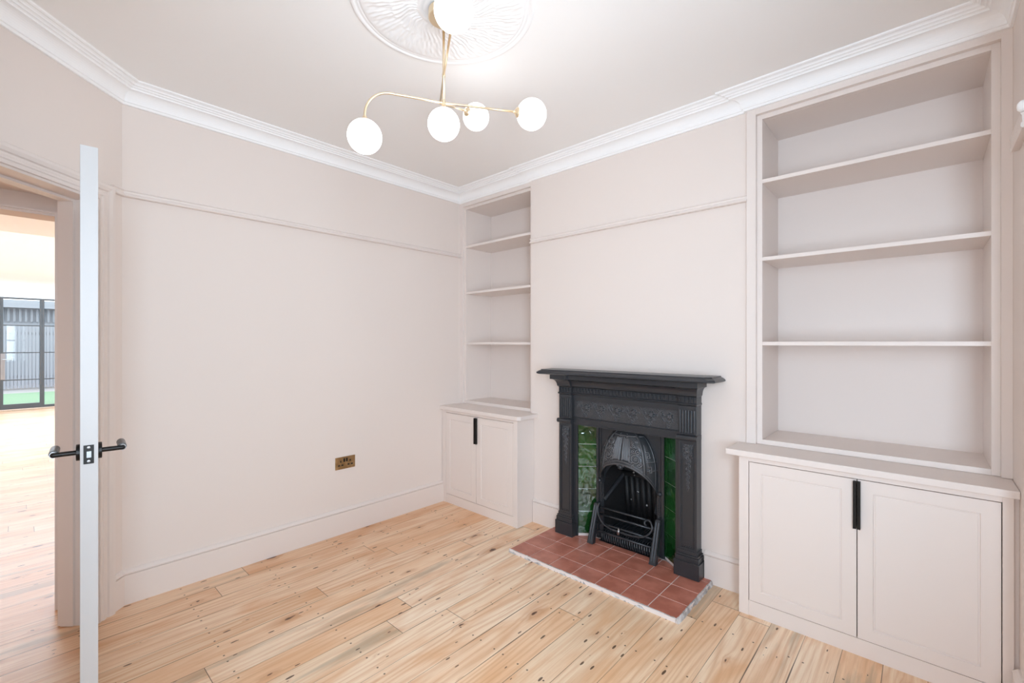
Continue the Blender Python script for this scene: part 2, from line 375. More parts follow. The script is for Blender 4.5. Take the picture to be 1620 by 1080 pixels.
# baseboards
def skirt(): return [(0, 0), (.020, 0), (.020, .151), (.013, .1525), (.013, .1555), (.0205, .157), (.0215, .162), (.014, .170), (.006, .176), (0, .177)]
trim('baseboard_left', [(XA, 2.445), (XA, .355), cw(S0-.097, 0)], skirt(), M_wood, 'tall pink skirting board with a beaded top along the left wall', 'skirting board')
trim('baseboard_back', [(FX-.50, YB), (-2.186, YB)], skirt(), M_wood, 'short pink skirting between the left cupboard and the fireplace', 'skirting board')
trim('baseboard_back', [(-.697, YB), (FX+.50, YB)], skirt(), M_wood, 'short pink skirting between the fireplace and the right cupboard', 'skirting board')
trim('baseboard_right', [(XR, 2.20), (XR, 2.43)], skirt(), M_wood, 'pink skirting on the right return wall beside the cupboard', 'skirting board')
trim('baseboard_corner', [cw(S1+.1, 0), (XS, YS), (XR, YS), (XR, -.5)], skirt(), M_wood, 'pink skirting from the doorway round the wall behind the camera', 'skirting board')
# door lining + architraves
m = MB()
def wp(mb, s0, s1, d0, d1, z0, z1): mb.prism([cw(s0, d0), cw(s1, d0), cw(s1, d1), cw(s0, d1)], z0, z1)
wp(m, S0-.002, S0+.004, 0, .163, 0, ZH+.03); wp(m, S0+.004, S0+.016, .082, .14, .004, ZH)
wp(m, S1-.004, S1+.002, 0, .163, 0, ZH+.03); wp(m, S1-.016, S1-.004, .082, .14, 0, ZH)
wp(m, S0, S1, 0, .163, ZH, ZH+.032); wp(m, S0+.016, S1-.016, .082, .14, ZH-.012, ZH)
struct(m.build('door_frame', M_wood), 'pink painted lining and stop of the open doorway', 'door frame')
ap = [(0, 0), (.0, .012), (.010, .014), (.012, .022), (.022, .016), (.030, .016), (.034, .021), (.044, .021), (.048, .016), (.058, .016), (.062, .024), (.076, .030), (.090, .030), (.095, .022), (.095, 0)]
m = MB()
def arch(mb, pts2, prof):
    # pts2: path in (s,z) around the opening; prof (a outwards, b into the room)
    rings = []
    for (s, z, ms, mz) in pts2:
        ring = []
        for a, b_ in prof:
            p = C0+CA*(s+ms*a)-CO*b_; ring.append((p.x, p.y, z+mz*a))
        rings.append(ring)
    mb.grid(rings, close_v=True)
arch(m, [(S0+.002, 0, -1, 0), (S0+.002, ZH, -1, 1), (S1-.002, ZH, 1, 1), (S1-.002, 0, 1, 0)], ap)
struct(m.build('trim_architrave', M_wood), 'fluted pink architrave round the open doorway', 'architrave')

# ------------------------------------------------------------------ hall and kitchen beyond
m = MB()
m.box(-3.39, .13, 0, -3.235, 3.2, 2.62); m.box(-3.39, -1.3, 1.99, -3.25, .13, 2.62); m.box(-3.235, .19, 0, -3.2, .3, 2.62)
struct(m.build('wall_hall', M_wall), 'pink hall wall with the second opening beyond the door', 'wall')
m = MB().box(-3.25, -1.3, 2.003, -3.238, .13, 2.012); m.box(-3.25, .118, 0, -3.238, .13, 2.003)
struct(m.build('trim_hall', M_wood), 'thin pink bead round the hall opening', 'trim')
m = MB().prism([cw(-.1, .163), cw(SL, .163), (-2.2, -1.3), (-3.25, -1.3), (-3.25, .19)], 2.087, 2.15)
struct(m.build('ceiling_lobby', M_wall), 'low soffit just outside the open doorway', 'ceiling')
m = MB().box(-3.3, -1.42, 0, -1.5, -1.3, 2.7)
struct(m.build('wall_lobby', M_wall), 'hall side wall outside the doorway', 'wall')
m = MB().box(-13.6, -2.6, 0, -3.2, -2.5, 3.6); m.box(-13.6, 2.4, 0, -3.2, 2.5, 3.6)
struct(m.build('wall_kitchen', M_white), 'bright white side walls of the room beyond', 'wall')
m = MB().box(-7.3, -2.6, 2.55, -3.2, 2.5, 2.62)
struct(m.build('ceiling_hall', M_white), 'cream flat ceiling beyond the doorway', 'ceiling')
# sloping white roof without an opening; the lamp below it is added fill
m = MB()
def zs(x): return 3.45+(x+7.3)*(3.45-2.56)/6.2
def slab(x0, y0, x1, y1):
    n = len(m.v)
    for dz in (0, .08): m.v.extend([(x0, y0, zs(x0)+dz), (x1, y0, zs(x1)+dz), (x1, y1, zs(x1)+dz), (x0, y1, zs(x0)+dz)])
    m.f.extend([(n, n+1, n+2, n+3), (n+4, n+5, n+6, n+7), (n, n+1, n+5, n+4), (n+1, n+2, n+6, n+5), (n+2, n+3, n+7, n+6), (n+3, n, n+4, n+7)])
slab(-13.6, -2.6, -7.3, 2.5); m.box(-7.36, -2.6, 2.62, -7.3, 2.5, 3.55)
struct(m.build('ceiling_kitchen', M_white), 'bright white sloping ceiling over the garden end', 'ceiling')
XF = -13.5
m = MB().box(XF-.1, -2.6, 2.28, XF, 2.5, 3.0); m.box(XF-.1, -2.6, 0, XF, -1.5, 2.28); m.box(XF-.1, 1.5, 0, XF, 2.5, 2.28)
struct(m.build('wall_garden', M_white), 'white far wall above the black framed garden doors', 'wall')
def rectframe(mb, x0, x1, y0, y1, z0, z1, w, wb=None):
    wb = wb or w; v = .034
    mb.box(x0, y0, z0, x1, y0+v, z1); mb.box(x0, y1-v, z0, x1, y1, z1); mb.box(x0, y0+v, z1-w, x1, y1-v, z1); mb.box(x0, y0+v, z0, x1, y1-v, z0+wb)
def garden_panel(name, y0, y1, label, wb, handle=None):
    f = MB(); rectframe(f, XF-.07, XF-.01, y0, y1, .02, 2.27, .035, wb)
    for z in (.605, 1.155, 1.706): f.box(XF-.06, y0+.034, z-.011, XF-.02, y1-.034, z+.011)
    o = f.build(name, M_steel); struct(o, label, 'door')
    MB().box(XF-.042, y0+.05, .05, XF-.036, y1-.05, 2.24).build('door_pane', M_glass, o)
    if handle:
        h = MB().box(XF-.01, handle-.03, .62, XF+.0, handle+.03, 1.14); h.tube([(XF-.005, handle, 1.02), (XF+.05, handle, 1.02), (XF+.05, handle+.13, 1.02)], .009)
        h.build('door_handle', M_chrome, o)
garden_panel('door_2', -.27-.75, -.26, 'black framed glazed garden door leaf at the photo edge', .08)
garden_panel('door_3', -.262, .306, 'black framed glazed garden door with three bars and a long lever', .10, -.235)
garden_panel('door_4', .307, 1.5, 'fixed black framed garden glazing to the right of the door leaf', .05)
# garden
m = MB().box(-30, -12, -.2, -13.6, 12, -.05)
struct(m.build('ground_paving', mat('pale_paving', (.30, .30, .30), .8)), 'pale paving outside the garden doors', 'paving')
m = MB().box(-18.4, -8, -.05, -14.6, 8, -.03)
tag(m.build('lawn', vary(mat('grass', (.2, .3, .2), .9), (.13, .24, .14), (.18, .30, .19), 40)), 'bright green strip of lawn outside the garden doors', 'lawn', kind='stuff')
m = MB()
for i in range(134): m.box(-20.0, -5+i*.075, .0, -19.97, -5+i*.075+.060, 1.9)
m.box(-20.06, -5, .3, -20.0, 5, .38); m.box(-20.06, -5, 1.6, -20.0, 5, 1.68)
tag(m.build('garden_fence', mat('grey_fence', (.26, .275, .31), .7)), 'grey fence of upright slats behind the lawn', 'fence')
m = MB().box(-26, -9, -.05, -22, 9, 2.5); m.box(-25.9, -9, 2.5, -21.7, 9, 2.75)
for i in range(140): m.box(-21.99, -9+i*.13, 2.05, -21.95, -9+i*.13+.06, 2.48)
tag(m.build('garden_building', mat('pale_render', (.27, .30, .33), .8)), 'pale flat-roofed outbuilding beyond the fence', 'outbuilding')

# ------------------------------------------------------------------ open door leaf
DA = Vector((-1.984, .150)); DD = Vector((-.9971, .0760)); DN = Vector((.0760, .9971))
def dl(a, b): p = DA+DD*a+DN*b; return p
T = .0215; DW = .925; Z0, Z1 = .008, 1.984
m = MB()
def dbox(mb, a0, a1, b0, b1, z0, z1):
    mb.prism([tuple(dl(a0, b0)), tuple(dl(a1, b0)), tuple(dl(a1, b1)), tuple(dl(a0, b1))], z0, z1)
dbox(m, 0, .11, -T, T, Z0, Z1); dbox(m, DW-.11, DW, -T, T, Z0, Z1)
for z0, z1 in ((Z0, .22), (.72, .90), (1.88, Z1)): dbox(m, .11, DW-.11, -T, T, z0, z1)
dbox(m, .41, .51, -T, T, .22, .72); dbox(m, .41, .51, -T, T, .90, 1.88)
door = struct(m.build('door_1', M_door, bevel=.001), 'white panelled door standing open, seen edge on with black lever handles', 'door')
for a0, a1 in ((.11, .41), (.51, DW-.11)):
    for z0, z1 in ((.22, .72), (.90, 1.88)):
        p = MB(); dbox(p, a0, a1, -.006, .006, z0, z1); dbox(p, a0+.04, a1-.04, -.010, .010, z0+.04, z1-.04); p.build('door_panel', M_door, door)
HZ = .993
for sgn in (-1, 1):
    c = dl(.052, sgn*T); n3 = Vector((DN.x*sgn, DN.y*sgn, 0)); c3 = Vector((c.x, c.y, HZ))
    h = MB().lathe([(0, 0), (.026, 0), (.0265, .001), (.0265, .009), (.025, .010), (.009, .010)], c3, n3, 32)
    h.tube([c3+n3*.009, c3+n3*.062], .0078, 28); h.ball(c3+n3*.062, .0082, 10)
    ho = h.build('door_handle', M_black, door, smooth=False); ho['label'] = 'black lever handle with a knurled grip'
    e = c3+n3*.062; d3 = Vector((DD.x, DD.y, 0))
    MB().tube([e, e+d3*.018], .0095, 28).build('grip_collar', M_chrome, ho)
    MB().lathe([(0, .018), (.0115, .018), (.0122, .021), (.0122, .118), (.0115, .121), (0, .121)], e, d3, 24).build('grip', M_knurl, ho)
lp = MB(); dbox(lp, -.0015, .001, -.0135, .0115, HZ-.031, HZ+.029)
lo = lp.build('latch_plate', M_black, door); lo['label'] = 'dark latch plate on the door edge'
lb = MB(); dbox(lb, -.009, -.001, -.006, .005, HZ-.010, HZ+.010); lb.build('latch_bolt', M_chrome, lo)
for dz in (-.023, .021):
    q = dl(-.0015, -.001); MB().lathe([(0, .0012), (.004, .0008), (.0045, 0)], (q.x, q.y, HZ+dz), (-DD.x, -DD.y, 0), 16).build('screw', M_chrome, lo)

# ------------------------------------------------------------------ brass socket
t = thing('power_socket', 'brass double power socket on the long left wall', 'socket', (XA, 1.569, .455))
m = MB().box(XA, 1.495, .455, XA+.006, 1.643, .541); m.build('faceplate', M_sockbrass, t, bevel=.0015)
xs = XA+.006
for yc in (1.5335, 1.6045):
    sw = 1.569+(-.0095 if yc < 1.56 else .0095)
    MB().box(xs-.002, sw-.0055, .505, xs+.003, sw+.0055, .530).build('rocker_switch', M_black, t, bevel=.0008)
    for dy, z0, z1, w in ((0, .503, .517, .0045), (-.0125, .478, .488, .0075), (.0125, .478, .488, .0075)):
        MB().box(xs-.001, yc+dy-w, z0, xs+.0006, yc+dy+w, z1).build('pin_slot', M_dark, t)

# ------------------------------------------------------------------ built-in bookcases
def bookcase(name, label, x0, x1, ix0, ix1, yf, zt, inner_w, right_inner):
    """x0..x1 outer frame; ix0..ix1 inside faces; face frame front yf"""
    t = thing(name, label, 'bookcase', ((x0+x1)/2, yf, .815)); t['group'] = 'built-in bookcases beside the chimney breast'
    yb = 2.985; zb = .818; zi = .843; YI = yf+.022
    # outer face frame
    f = MB(); ol = ix0-inner_w; orr = ix1+inner_w
    f.box(x0, yf, zb, ol, yf+.05, 2.595); f.box(orr, yf, zb, x1, yf+.05, 2.595); f.box(ol, yf, 2.552, orr, yf+.05, 2.595)
    f.build('face_frame', M_wood, t, bevel=.001)
    f = MB(); f.box(ol, YI, zb, ix0, YI+.03, 2.552); f.box(ix1, YI, zb, orr, YI+.03, 2.552); f.box(ix0, YI, zt, ix1, YI+.03, 2.552)
    f.build('inner_frame', M_wood, t, bevel=.001)
    MB().box(ix0-.018, YI+.03, zb, ix0, yb, zt+.02).build('side_panel', M_wood, t)
    MB().box(ix1, YI+.03, zb, ix1+.018, yb, zt+.02).build('side_panel', M_wood, t)
    MB().box(ix0, YI+.03, zt, ix1, yb, zt+.02).build('top_panel', M_wood, t)
    MB().box(ix0, YI-.001, zb, ix1, yb, zi).build('bottom_panel', M_wood, t, bevel=.001)
    MB().box(ix0-.018, yb, zb, ix1+.018, yb+.015, zt+.02).build('back_panel', M_wood, t)
    for z in (1.357, 1.802, 2.211):
        MB().box(ix0, YI+.002, z-.0195, ix1, yb, z).build('shelf', M_wood, t, bevel=.001)
    return t
bookcase('bookcase', 'tall narrow pink built-in bookcase with three shelves, left of the fireplace', XA+.001, CX0, -3.003, -2.254, YL, 2.530, .019, True)
bookcase('bookcase', 'wide pink built-in bookcase with three shelves, right of the fireplace', CX1-.005, XR, -.633, .195, YR, 2.528, .026, True)

def cabinet(name, label, x0, x1, d0, d1, mid, tp, wx0, wx1, wlabel, wback, left_wall):
    yf = 2.445; t = thing(name, label, 'cupboard', ((x0+x1)/2, yf, 0)); t['group'] = 'built-in cupboards under the bookcases'
    ztop = .788; g = .003
    b_ = MB(); b_.box(x0, yf, 0, d0, yf+.022, ztop); b_.box(d1, yf, 0, x1, yf+.022, ztop); b_.box(d0, yf, .760+g, d1, yf+.022, ztop)
    b_.build('face_frame', M_wood, t, bevel=.0008)
    MB().box(d0, yf+.004, 0, d1, yf+.022, .076-g).build('plinth', M_wood, t)
    MB().box(x0, yf+.022, 0, x0+.018, 2.633, ztop).build('side_panel', M_wood, t)
    MB().box(x1-.018, yf+.022, 0, x1, 2.633, ztop).build('side_panel', M_wood, t)
    MB().box(x0+.018, 2.60, 0, x1-.018, 2.612, ztop).build('back_panel', M_dark, t)
    for (a, c, side) in ((d0+g, mid-g*.6, 1), (mid+g*.6, d1-g, -1)):
        z0, z1 = .076+g*.3, .760; w = .052; yo = yf+.001; r = .005
        mb = MB()
        # door front: frame ring, bevelled bead, flat panel
        def rect(i, y): return [(a+i, y, z0+i), (c-i, y, z0+i), (c-i, y, z1-i), (a+i, y, z1-i)]
        rings = [rect(0, yo+.02), rect(0, yo), rect(w, yo), rect(w+.0025, yo+r), rect(w+.0055, yo+r), rect(w+.008, yo+r*.55)]
        mb.grid(rings, close_v=True); n = len(mb.v); mb.v += rings[-1]; mb.f.append((n, n+1, n+2, n+3))
        n = len(mb.v); mb.v += rings[0]; mb.f.append((n, n+1, n+2, n+3))
        do = mb.build('door', M_wood, t)
        hx = (c, c-.011) if side == 1 else (a, a+.011)
        h = MB().box(min(hx), yo-.015, .549, max(hx), yo, .755)
        h.box((min(hx) if side == 1 else max(hx)-.003), yo-.019, .549, (min(hx)+.003 if side == 1 else max(hx)), yo-.013, .755)
        ho = h.build('handle', M_black, do, bevel=.0012); ho['label'] = 'slim black edge pull'
    # worktop
    w = MB()
    if left_wall:
        w.prism([(wx0, 2.418), (wx1-.02, 2.418), (wx1, 2.440), (wx1, 2.634), (CX0, 2.634), (CX0, 3.01), (wx0, 3.01)], ztop, .817)
    else:
        w.prism([(wx0, 2.418), (wx1, 2.418), (wx1, 3.01), (CX1, 3.01), (CX1, 2.634), (wx0, 2.634)], ztop, .817)
    tag(w.build('worktop', M_wood, bevel=.003), wlabel, 'worktop', 'worktops over the built-in cupboards')
    return t
cabinet('cupboard', 'low pink two-door cupboard under the narrow left bookcase', XA+.004, -2.190, -3.008, -2.229, -2.628, 0, XA+.002, -2.150, 'pale pink worktop slab under the narrow left bookcase', 0, True)
cabinet('cupboard', 'low wide two-door cupboard under the right bookcase, nearest the camera', -.692, .238, -.648, .209, -.2185, 0, -.748, XR-.001, 'pale pink worktop slab under the wide right bookcase', 0, False)
m = MB().box(.238, 2.462, 0, XR, 2.48, .788)
struct(m.build('trim_scribe', M_wood), 'narrow filler strip between the right cupboard and the wall', 'trim')

# ------------------------------------------------------------------ hearth
t = thing('hearth', 'raised hearth of square red quarry tiles with white mortar edges', 'hearth', (FX, 2.35, 0))
HX0, HX1, HY0, HY1, HZt = -1.985, -.872, 2.130, 2.66, .022
MB().box(HX0+.006, HY0+.006, 0, HX1-.006, YB+.04, HZt-.003).build('grout_bed', M_grout, t)
gx = [HX0+.004, -1.819, -1.665, -1.505, -1.346, -1.190, -1.036, HX1-.010]
gy = [HY0+.010, 2.280, 2.430, 2.581, YB+.03]
tl = MB()
for i in range(len(gx)-1):
    for j in range(len(gy)-1):
        tl.box(gx[i]+.0028, gy[j]+.0033, .004, gx[i+1]-.0028, gy[j+1]-.0033, HZt+random.uniform(-.0004, .0006))
tl.build('tiles', M_quarry, t, bevel=.001)
# ragged mortar fillet along front and right sides
def ragged(p, q, n, wid, hgt, seed):
    r = np.random.default_rng(seed); p = Vector(p); q = Vector(q); d = (q-p).normalized(); nn = Vector((d.y, -d.x)); rows = []
    w = wid
    for i in range(n+1):
        a = p.lerp(q, i/n); w += r.normal(0, .0016); w = min(max(w, wid*.6), wid*1.5); hh = min(hgt+r.normal(0, .0008), HZt+.0006)
        rows.append([(a.x-nn.x*.004, a.y-nn.y*.004, 0), (a.x-nn.x*.004, a.y-nn.y*.004, hh), (a.x+nn.x*w*.4, a.y+nn.y*w*.4, hh-.001), (a.x+nn.x*w, a.y+nn.y*w, .004), (a.x+nn.x*w*1.3, a.y+nn.y*w*1.3, 0)])
    return rows
mo = MB(); mo.grid(ragged((HX0, HY0+.010), (HX1-.008, HY0+.010), 120, .004, HZt-.0006, 1)); mo.grid(ragged((HX1-.010, HY0), (HX1-.010, YB-.022), 60, .006, HZt-.0004, 2))
mo.build('mortar_edge', M_mortar, t, smooth=True)
# white paint line where the surround meets the tiles
for a_ in (((FX-.49, 2.537), (FX-.36, 2.547), 16, .005, HZt+.003, 3), ((FX+.235, 2.675), (FX+.37, 2.590), 20, .006, HZt+.004, 4), ((FX-.36, 2.60), (FX-.235, 2.668), 20, .004, HZt+.003, 5)):
    MB().grid(ragged(*a_)).build('mortar_joint', M_mortar, t, smooth=True)

# ------------------------------------------------------------------ cast iron fireplace
fp = thing('fireplace', 'black cast-iron fireplace with floral relief, green tiled slips and an arched hood', 'fireplace', (FX, YB, 0))
def seg_d(X, Z, pts):
    d = np.full(X.shape, 9.0)
    for (x0, z0), (x1, z1) in zip(pts[:-1], pts[1:]):
        vx, vz = x1-x0, z1-z0; L2 = vx*vx+vz*vz+1e-12; tt = np.clip(((X-x0)*vx+(Z-z0)*vz)/L2, 0, 1)
        d = np.minimum(d, np.hypot(X-x0-tt*vx, Z-z0-tt*vz))
    return d
def bead(d, r, h): return h*np.sqrt(np.clip(1-(d/r)**2, 0, 1))
def lump(X, Z, cx, cz, rx, rz, ang, h):
    c, s = math.cos(ang), math.sin(ang); a = (X-cx)*c+(Z-cz)*s; b_ = -(X-cx)*s+(Z-cz)*c
    return h*np.sqrt(np.clip(1-(a/rx)**2-(b_/rz)**2, 0, 1))
def flower(X, Z, cx, cz, r, h, n=5, rot=0):
    H = np.zeros(X.shape); R = np.hypot(X-cx, Z-cz); A = np.arctan2(Z-cz, X-cx)
    for k in range(n):
        a = rot+2*PI*k/n; H = np.maximum(H, lump(X, Z, cx+math.cos(a)*r*.58, cz+math.sin(a)*r*.58, r*.46, r*.30, a, h))
    H = np.maximum(H, bead(R, r*.28, h*1.15)); return H
def leaf(X, Z, cx, cz, ang, ln, h):
    H = lump(X, Z, cx+math.cos(ang)*ln*.5, cz+math.sin(ang)*ln*.5, ln*.55, ln*.24, ang, h)
    for sg in (-1, 1):
        a = ang+sg*.9; H = np.maximum(H, lump(X, Z, cx+math.cos(a)*ln*.32, cz+math.sin(a)*ln*.32, ln*.34, ln*.15, a, h*.8))
    vein = seg_d(X, Z, [(cx, cz), (cx+math.cos(ang)*ln, cz+math.sin(ang)*ln)])
    return H-np.where((H > 0) & (vein < ln*.05), h*.3, 0)
def relief(name, x0, x1, z0, z1, y, nx, nz, fn, parent, label=None):
    xs_ = np.linspace(x0, x1, nx); zs_ = np.linspace(z0, z1, nz); X, Z = np.meshgrid(xs_, zs_, indexing='ij'); H = fn(X, Z)
    P = [[(X[i, j], y-H[i, j], Z[i, j]) for j in range(nz)] for i in range(nx)]
    o = MB().grid(P).build(name, M_relief, parent, smooth=True)
    if label: o['label'] = label
    return o
# mantel shelf with ogee edge and clipped corners
def msec(o, z): # outline offset o inwards
    a = .608-o; f = 2.436+o; c = .030
    return [(FX-a, YB, z), (FX-a, f+c, z), (FX-a+c, f, z), (FX+a-c, f, z), (FX+a, f+c, z), (FX+a, YB, z)]
m = MB(); secs = [msec(.030, 1.132), msec(.010, 1.134), msec(.0, 1.139), msec(0, 1.144), msec(.004, 1.150), msec(.014, 1.157), msec(.022, 1.160), msec(.024, 1.166)]
m.grid(secs, close_v=True); n = len(m.v); m.v += secs[-1]; m.f.append(tuple(range(n, n+6))); n = len(m.v); m.v += secs[0]; m.f.append(tuple(range(n, n+6)))
m.build('mantel_shelf', M_iron, fp)
# bed mould under the shelf (cove, egg row, bead), breaking forward over the pilasters
PW = .105; PXL = (FX-.4775, FX-.3725); PXR = (FX+.3725, FX+.4775)
def bed(x0, x1, dy, ext):
    """profile y by z; ext widens the top at outer side(s): (left,right)"""
    pf = [(2.585, .992), (2.578, .994), (2.572, .999), (2.572, 1.004), (2.580, 1.008), (2.580, 1.042), (2.572, 1.048), (2.566, 1.052)]
    for i in range(7):
        a = i/6*PI/2; pf.append((2.566-.046*(1-math.cos(a)), 1.052+.046*math.sin(a)))
    pf += [(2.512, 1.100), (2.512, 1.132)]
    mb = MB(); rows = []
    for (y, z) in pf:
        k = (2.580-y)/.07; k = max(k, 0)
        rows.append([(x0-ext[0]*k, YB, z), (x0-ext[0]*k, y-dy, z), (x1+ext[1]*k, y-dy, z), (x1+ext[1]*k, YB, z)])
    mb.grid(rows); return mb
mb = bed(PXL[1]-.002, PXR[0]+.002, 0, (0, 0))
def dart(mb, x0, x1, y):
    n = int(round((x1-x0)/.0125)); w = (x1-x0)/n
    for i in range(n):
        c = x0+(i+.5)*w
        if i % 2 == 0: mb.tube([(c, y+.002, 1.011), (c, y-.003, 1.018), (c, y-.0045, 1.030), (c, y-.001, 1.040)], [.002, .0052, .0058, .003], 8)
        else:
            for s_ in (-.0026, .0026): mb.tube([(c+s_, y, 1.012), (c+s_*.6, y-.002, 1.040)], [.0012, .0019], 6)
dart(mb, PXL[1], PXR[0], 2.580); mb.build('bed_moulding', M_iron, fp, bevel=0)
for (a, c), e in ((PXL, (.03, 0)), (PXR, (0, .03))):
    mb = bed(a, c, .020, e); dart(mb, a+.004, c-.004, 2.560); mb.build('capital', M_iron, fp)
# frieze: plain frame and relief panel
yF = 2.585
m = MB().box(PXL[1], yF, .793, PXR[0], YB, .838); m.box(PXL[1], yF, .957, PXR[0], YB, .995); m.box(PXL[1], yF+.006, .838, PXR[0], YB, .957)
m.box(PXL[1], yF-.004, .830, PXR[0], yF+.002, .836); m.box(PXL[1], yF-.004, .789, PXR[0], yF+.004, .797)
m.build('frieze', M_iron, fp, bevel=.001)
def frieze(X, Z):
    H = np.zeros(X.shape); x0, x1 = FX-.345, FX+.345; n = 6; w = (x1-x0)/n
    for i in range(n):
        c = x0+w*i+.01; z = .943
        stem_ = [(c, z-.012), (c+.018, z-.035), (c+.032, z-.058), (c+.052, z-.082), (c+.066, z-.092)]
        H = np.maximum(H, bead(seg_d(X, Z, stem_), .0035, .006))
        H = np.maximum(H, bead(seg_d(X, Z, [(c+.020, z-.040), (c+.045, z-.034), (c+.062, z-.022)]), .0024, .005))
        H = np.maximum(H, lump(X, Z, c+.030, z-.055, .012, .005, -1.0, .008))
        H = np.maximum(H, flower(X, Z, c+.072, z-.028, .022, .012, 7, i*.3))
        H = np.maximum(H, flower(X, Z, c+.006, z-.012, .012, .008, 5, .4))
        for (dx, dz, a, l) in ((.016, -.010, .6, .016), (-.006, -.026, 3.6, .014), (.040, -.068, .3, .019), (.062, -.072, .8, .015), (.046, -.088, -.6, .014), (.030, -.030, 1.6, .013), (.074, -.055, -.3, .016), (-.002, -.002, 2.2, .012)):
            H = np.maximum(H, leaf(X, Z, c+dx, z+dz, a, l*1.3, .009))
        for q in range(5): H = np.maximum(H, bead(np.hypot(X-(c+.056+.006*q % .02), Z-(z-.080-.004*(q % 3))), .003, .006))
    H += rng.normal(0, .00035, X.shape)*(H < .001)
    H[0, :] = H[-1, :] = 0; H[:, 0] = H[:, -1] = 0
    return H
relief('frieze_relief', PXL[1]+.006, PXR[0]-.006, .842, .953, yF+.0055, 760, 110, frieze, fp, 'raised band of trailing flowers and leaves')
# pilasters
for idx, (a, c) in enumerate((PXL, PXR)):
    p = MB(); cx = (a+c)/2; yP = 2.562
    p.box(a, yP+.006, .150, c, YB, .80); p.box(a, yP, .826, c, YB, .992)      # shaft core, fluted block
    # raised border of the long panel
    for r_ in ((a, a+.014, .17, .796), (c-.014, c, .17, .796)): p.box(r_[0], yP, r_[2], r_[1], yP+.01, r_[3])
    p.box(a+.014, yP, .17, c-.014, yP+.01, .186); p.box(a+.014, yP, .776, c-.014, yP+.01, .796)
    for r_ in ((a+.018, a+.022), (c-.022, c-.018)): p.box(r_[0], yP+.002, .190, r_[1], yP+.01, .772)
    p.box(a+.018, yP+.002, .190, c-.018, yP+.01, .194)
    # base mouldings
    for (e, z0, z1) in ((.004, .150, .172), (.010, .140, .152), (.014, .112, .140), (.020, .022, .112)):
        p.box(a-e, yP-e, z0, c+e, YB, z1)
    po = p.build('pilaster', M_iron, fp, bevel=.002)
    r = MB(); r.tube([(a-.006, yP-.006, .810), (c+.006, yP-.006, .810)], .015, 16); r.box(a, yP-.004, .796, c, YB, .825)
    r.build('necking_ring', M_iron, po)
    fl = MB()
    for k in range(6):
        x = a+.012+(c-a-.024)*k/5; fl.tube([(x, yP-.001, .842), (x, yP-.001, .966)], .0055, 8); fl.ball((x, yP-.003, .841), .0055, 6)
    fl.build('fluting', M_iron, po)
    def drop(X, Z, cx=cx):
        H = np.zeros(X.shape); H = np.maximum(H, flower(X, Z, cx, .742, .026, .011, 8)); H = np.maximum(H, flower(X, Z, cx-.016, .722, .012, .009)); H = np.maximum(H, flower(X, Z, cx+.016, .720, .012, .009))
        for s_ in (-1, 1):
            H = np.maximum(H, leaf(X, Z, cx+s_*.012, .755, PI/2-s_*.8, .02, .008)); H = np.maximum(H, bead(seg_d(X, Z, [(cx+s_*.026, .750), (cx+s_*.030, .725), (cx+s_*.024, .700)]), .003, .006))
        z = .700; k = 0; r2 = np.random.default_rng(3)
        while z > .52:
            s_ = 1 if k % 2 else -1; wd = .012*(z-.47)/.23+.003
            H = np.maximum(H, leaf(X, Z, cx, z, -PI/2+s_*(.7+.3*r2.random()), wd*1.5, .008)); H = np.maximum(H, flower(X, Z, cx+s_*wd*.5, z-.004, wd*.8, .009, 5, k)); z -= .0155; k += 1
        H = np.maximum(H, bead(seg_d(X, Z, [(cx, .71), (cx, .51)]), .003, .005)); H[0, :] = H[-1, :] = 0; H[:, 0] = H[:, -1] = 0
        return H
    relief('floral_drop', a+.024, c-.024, .500, .772, yP+.0058, 70, 260, drop, po, 'raised hanging flower garland')
# inner slips: splayed green tile panels, five tiles each
yI = 2.68
for s_ in (-1, 1):
    e0 = Vector((FX+s_*.343, 2.602)); e1 = Vector((FX+s_*.240, yI+.002)); d = (e1-e0).normalized(); ln = (e1-e0).length; nn = Vector((-d.y, d.x))*(1 if s_ == -1 else -1)
    if nn.y > 0: nn = -nn
    # iron edge strip next to the pilaster
    xa, xb = FX+s_*.3735, FX+s_*.343
    MB().box(min(xa, xb), 2.592, .022, max(xa, xb), YB+.02, .795).build('slip_frame', M_iron, fp, bevel=.002)
    bk = MB().prism([tuple(e0-nn*.012), tuple(e1-nn*.012), tuple(e1-nn*.002), tuple(e0-nn*.002)], .022, .80)
    tp = bk.build('tile_panel', M_grout, fp)
    for k in range(6):
        z0 = .0415+(k-1)*.1535; z1 = z0+.1505
        z0c, z1c = max(z0, .024), min(z1, .80)
        if z1c-z0c < .02: continue
        tb = MB().prism([tuple(e0-nn*.002), tuple(e1-nn*.002), tuple(e1+nn*.004), tuple(e0+nn*.004)], z0c, z1c)
        o = tb.build('glazed_tile', M_green, tp, bevel=.0015); o['label'] = 'glossy green tile'
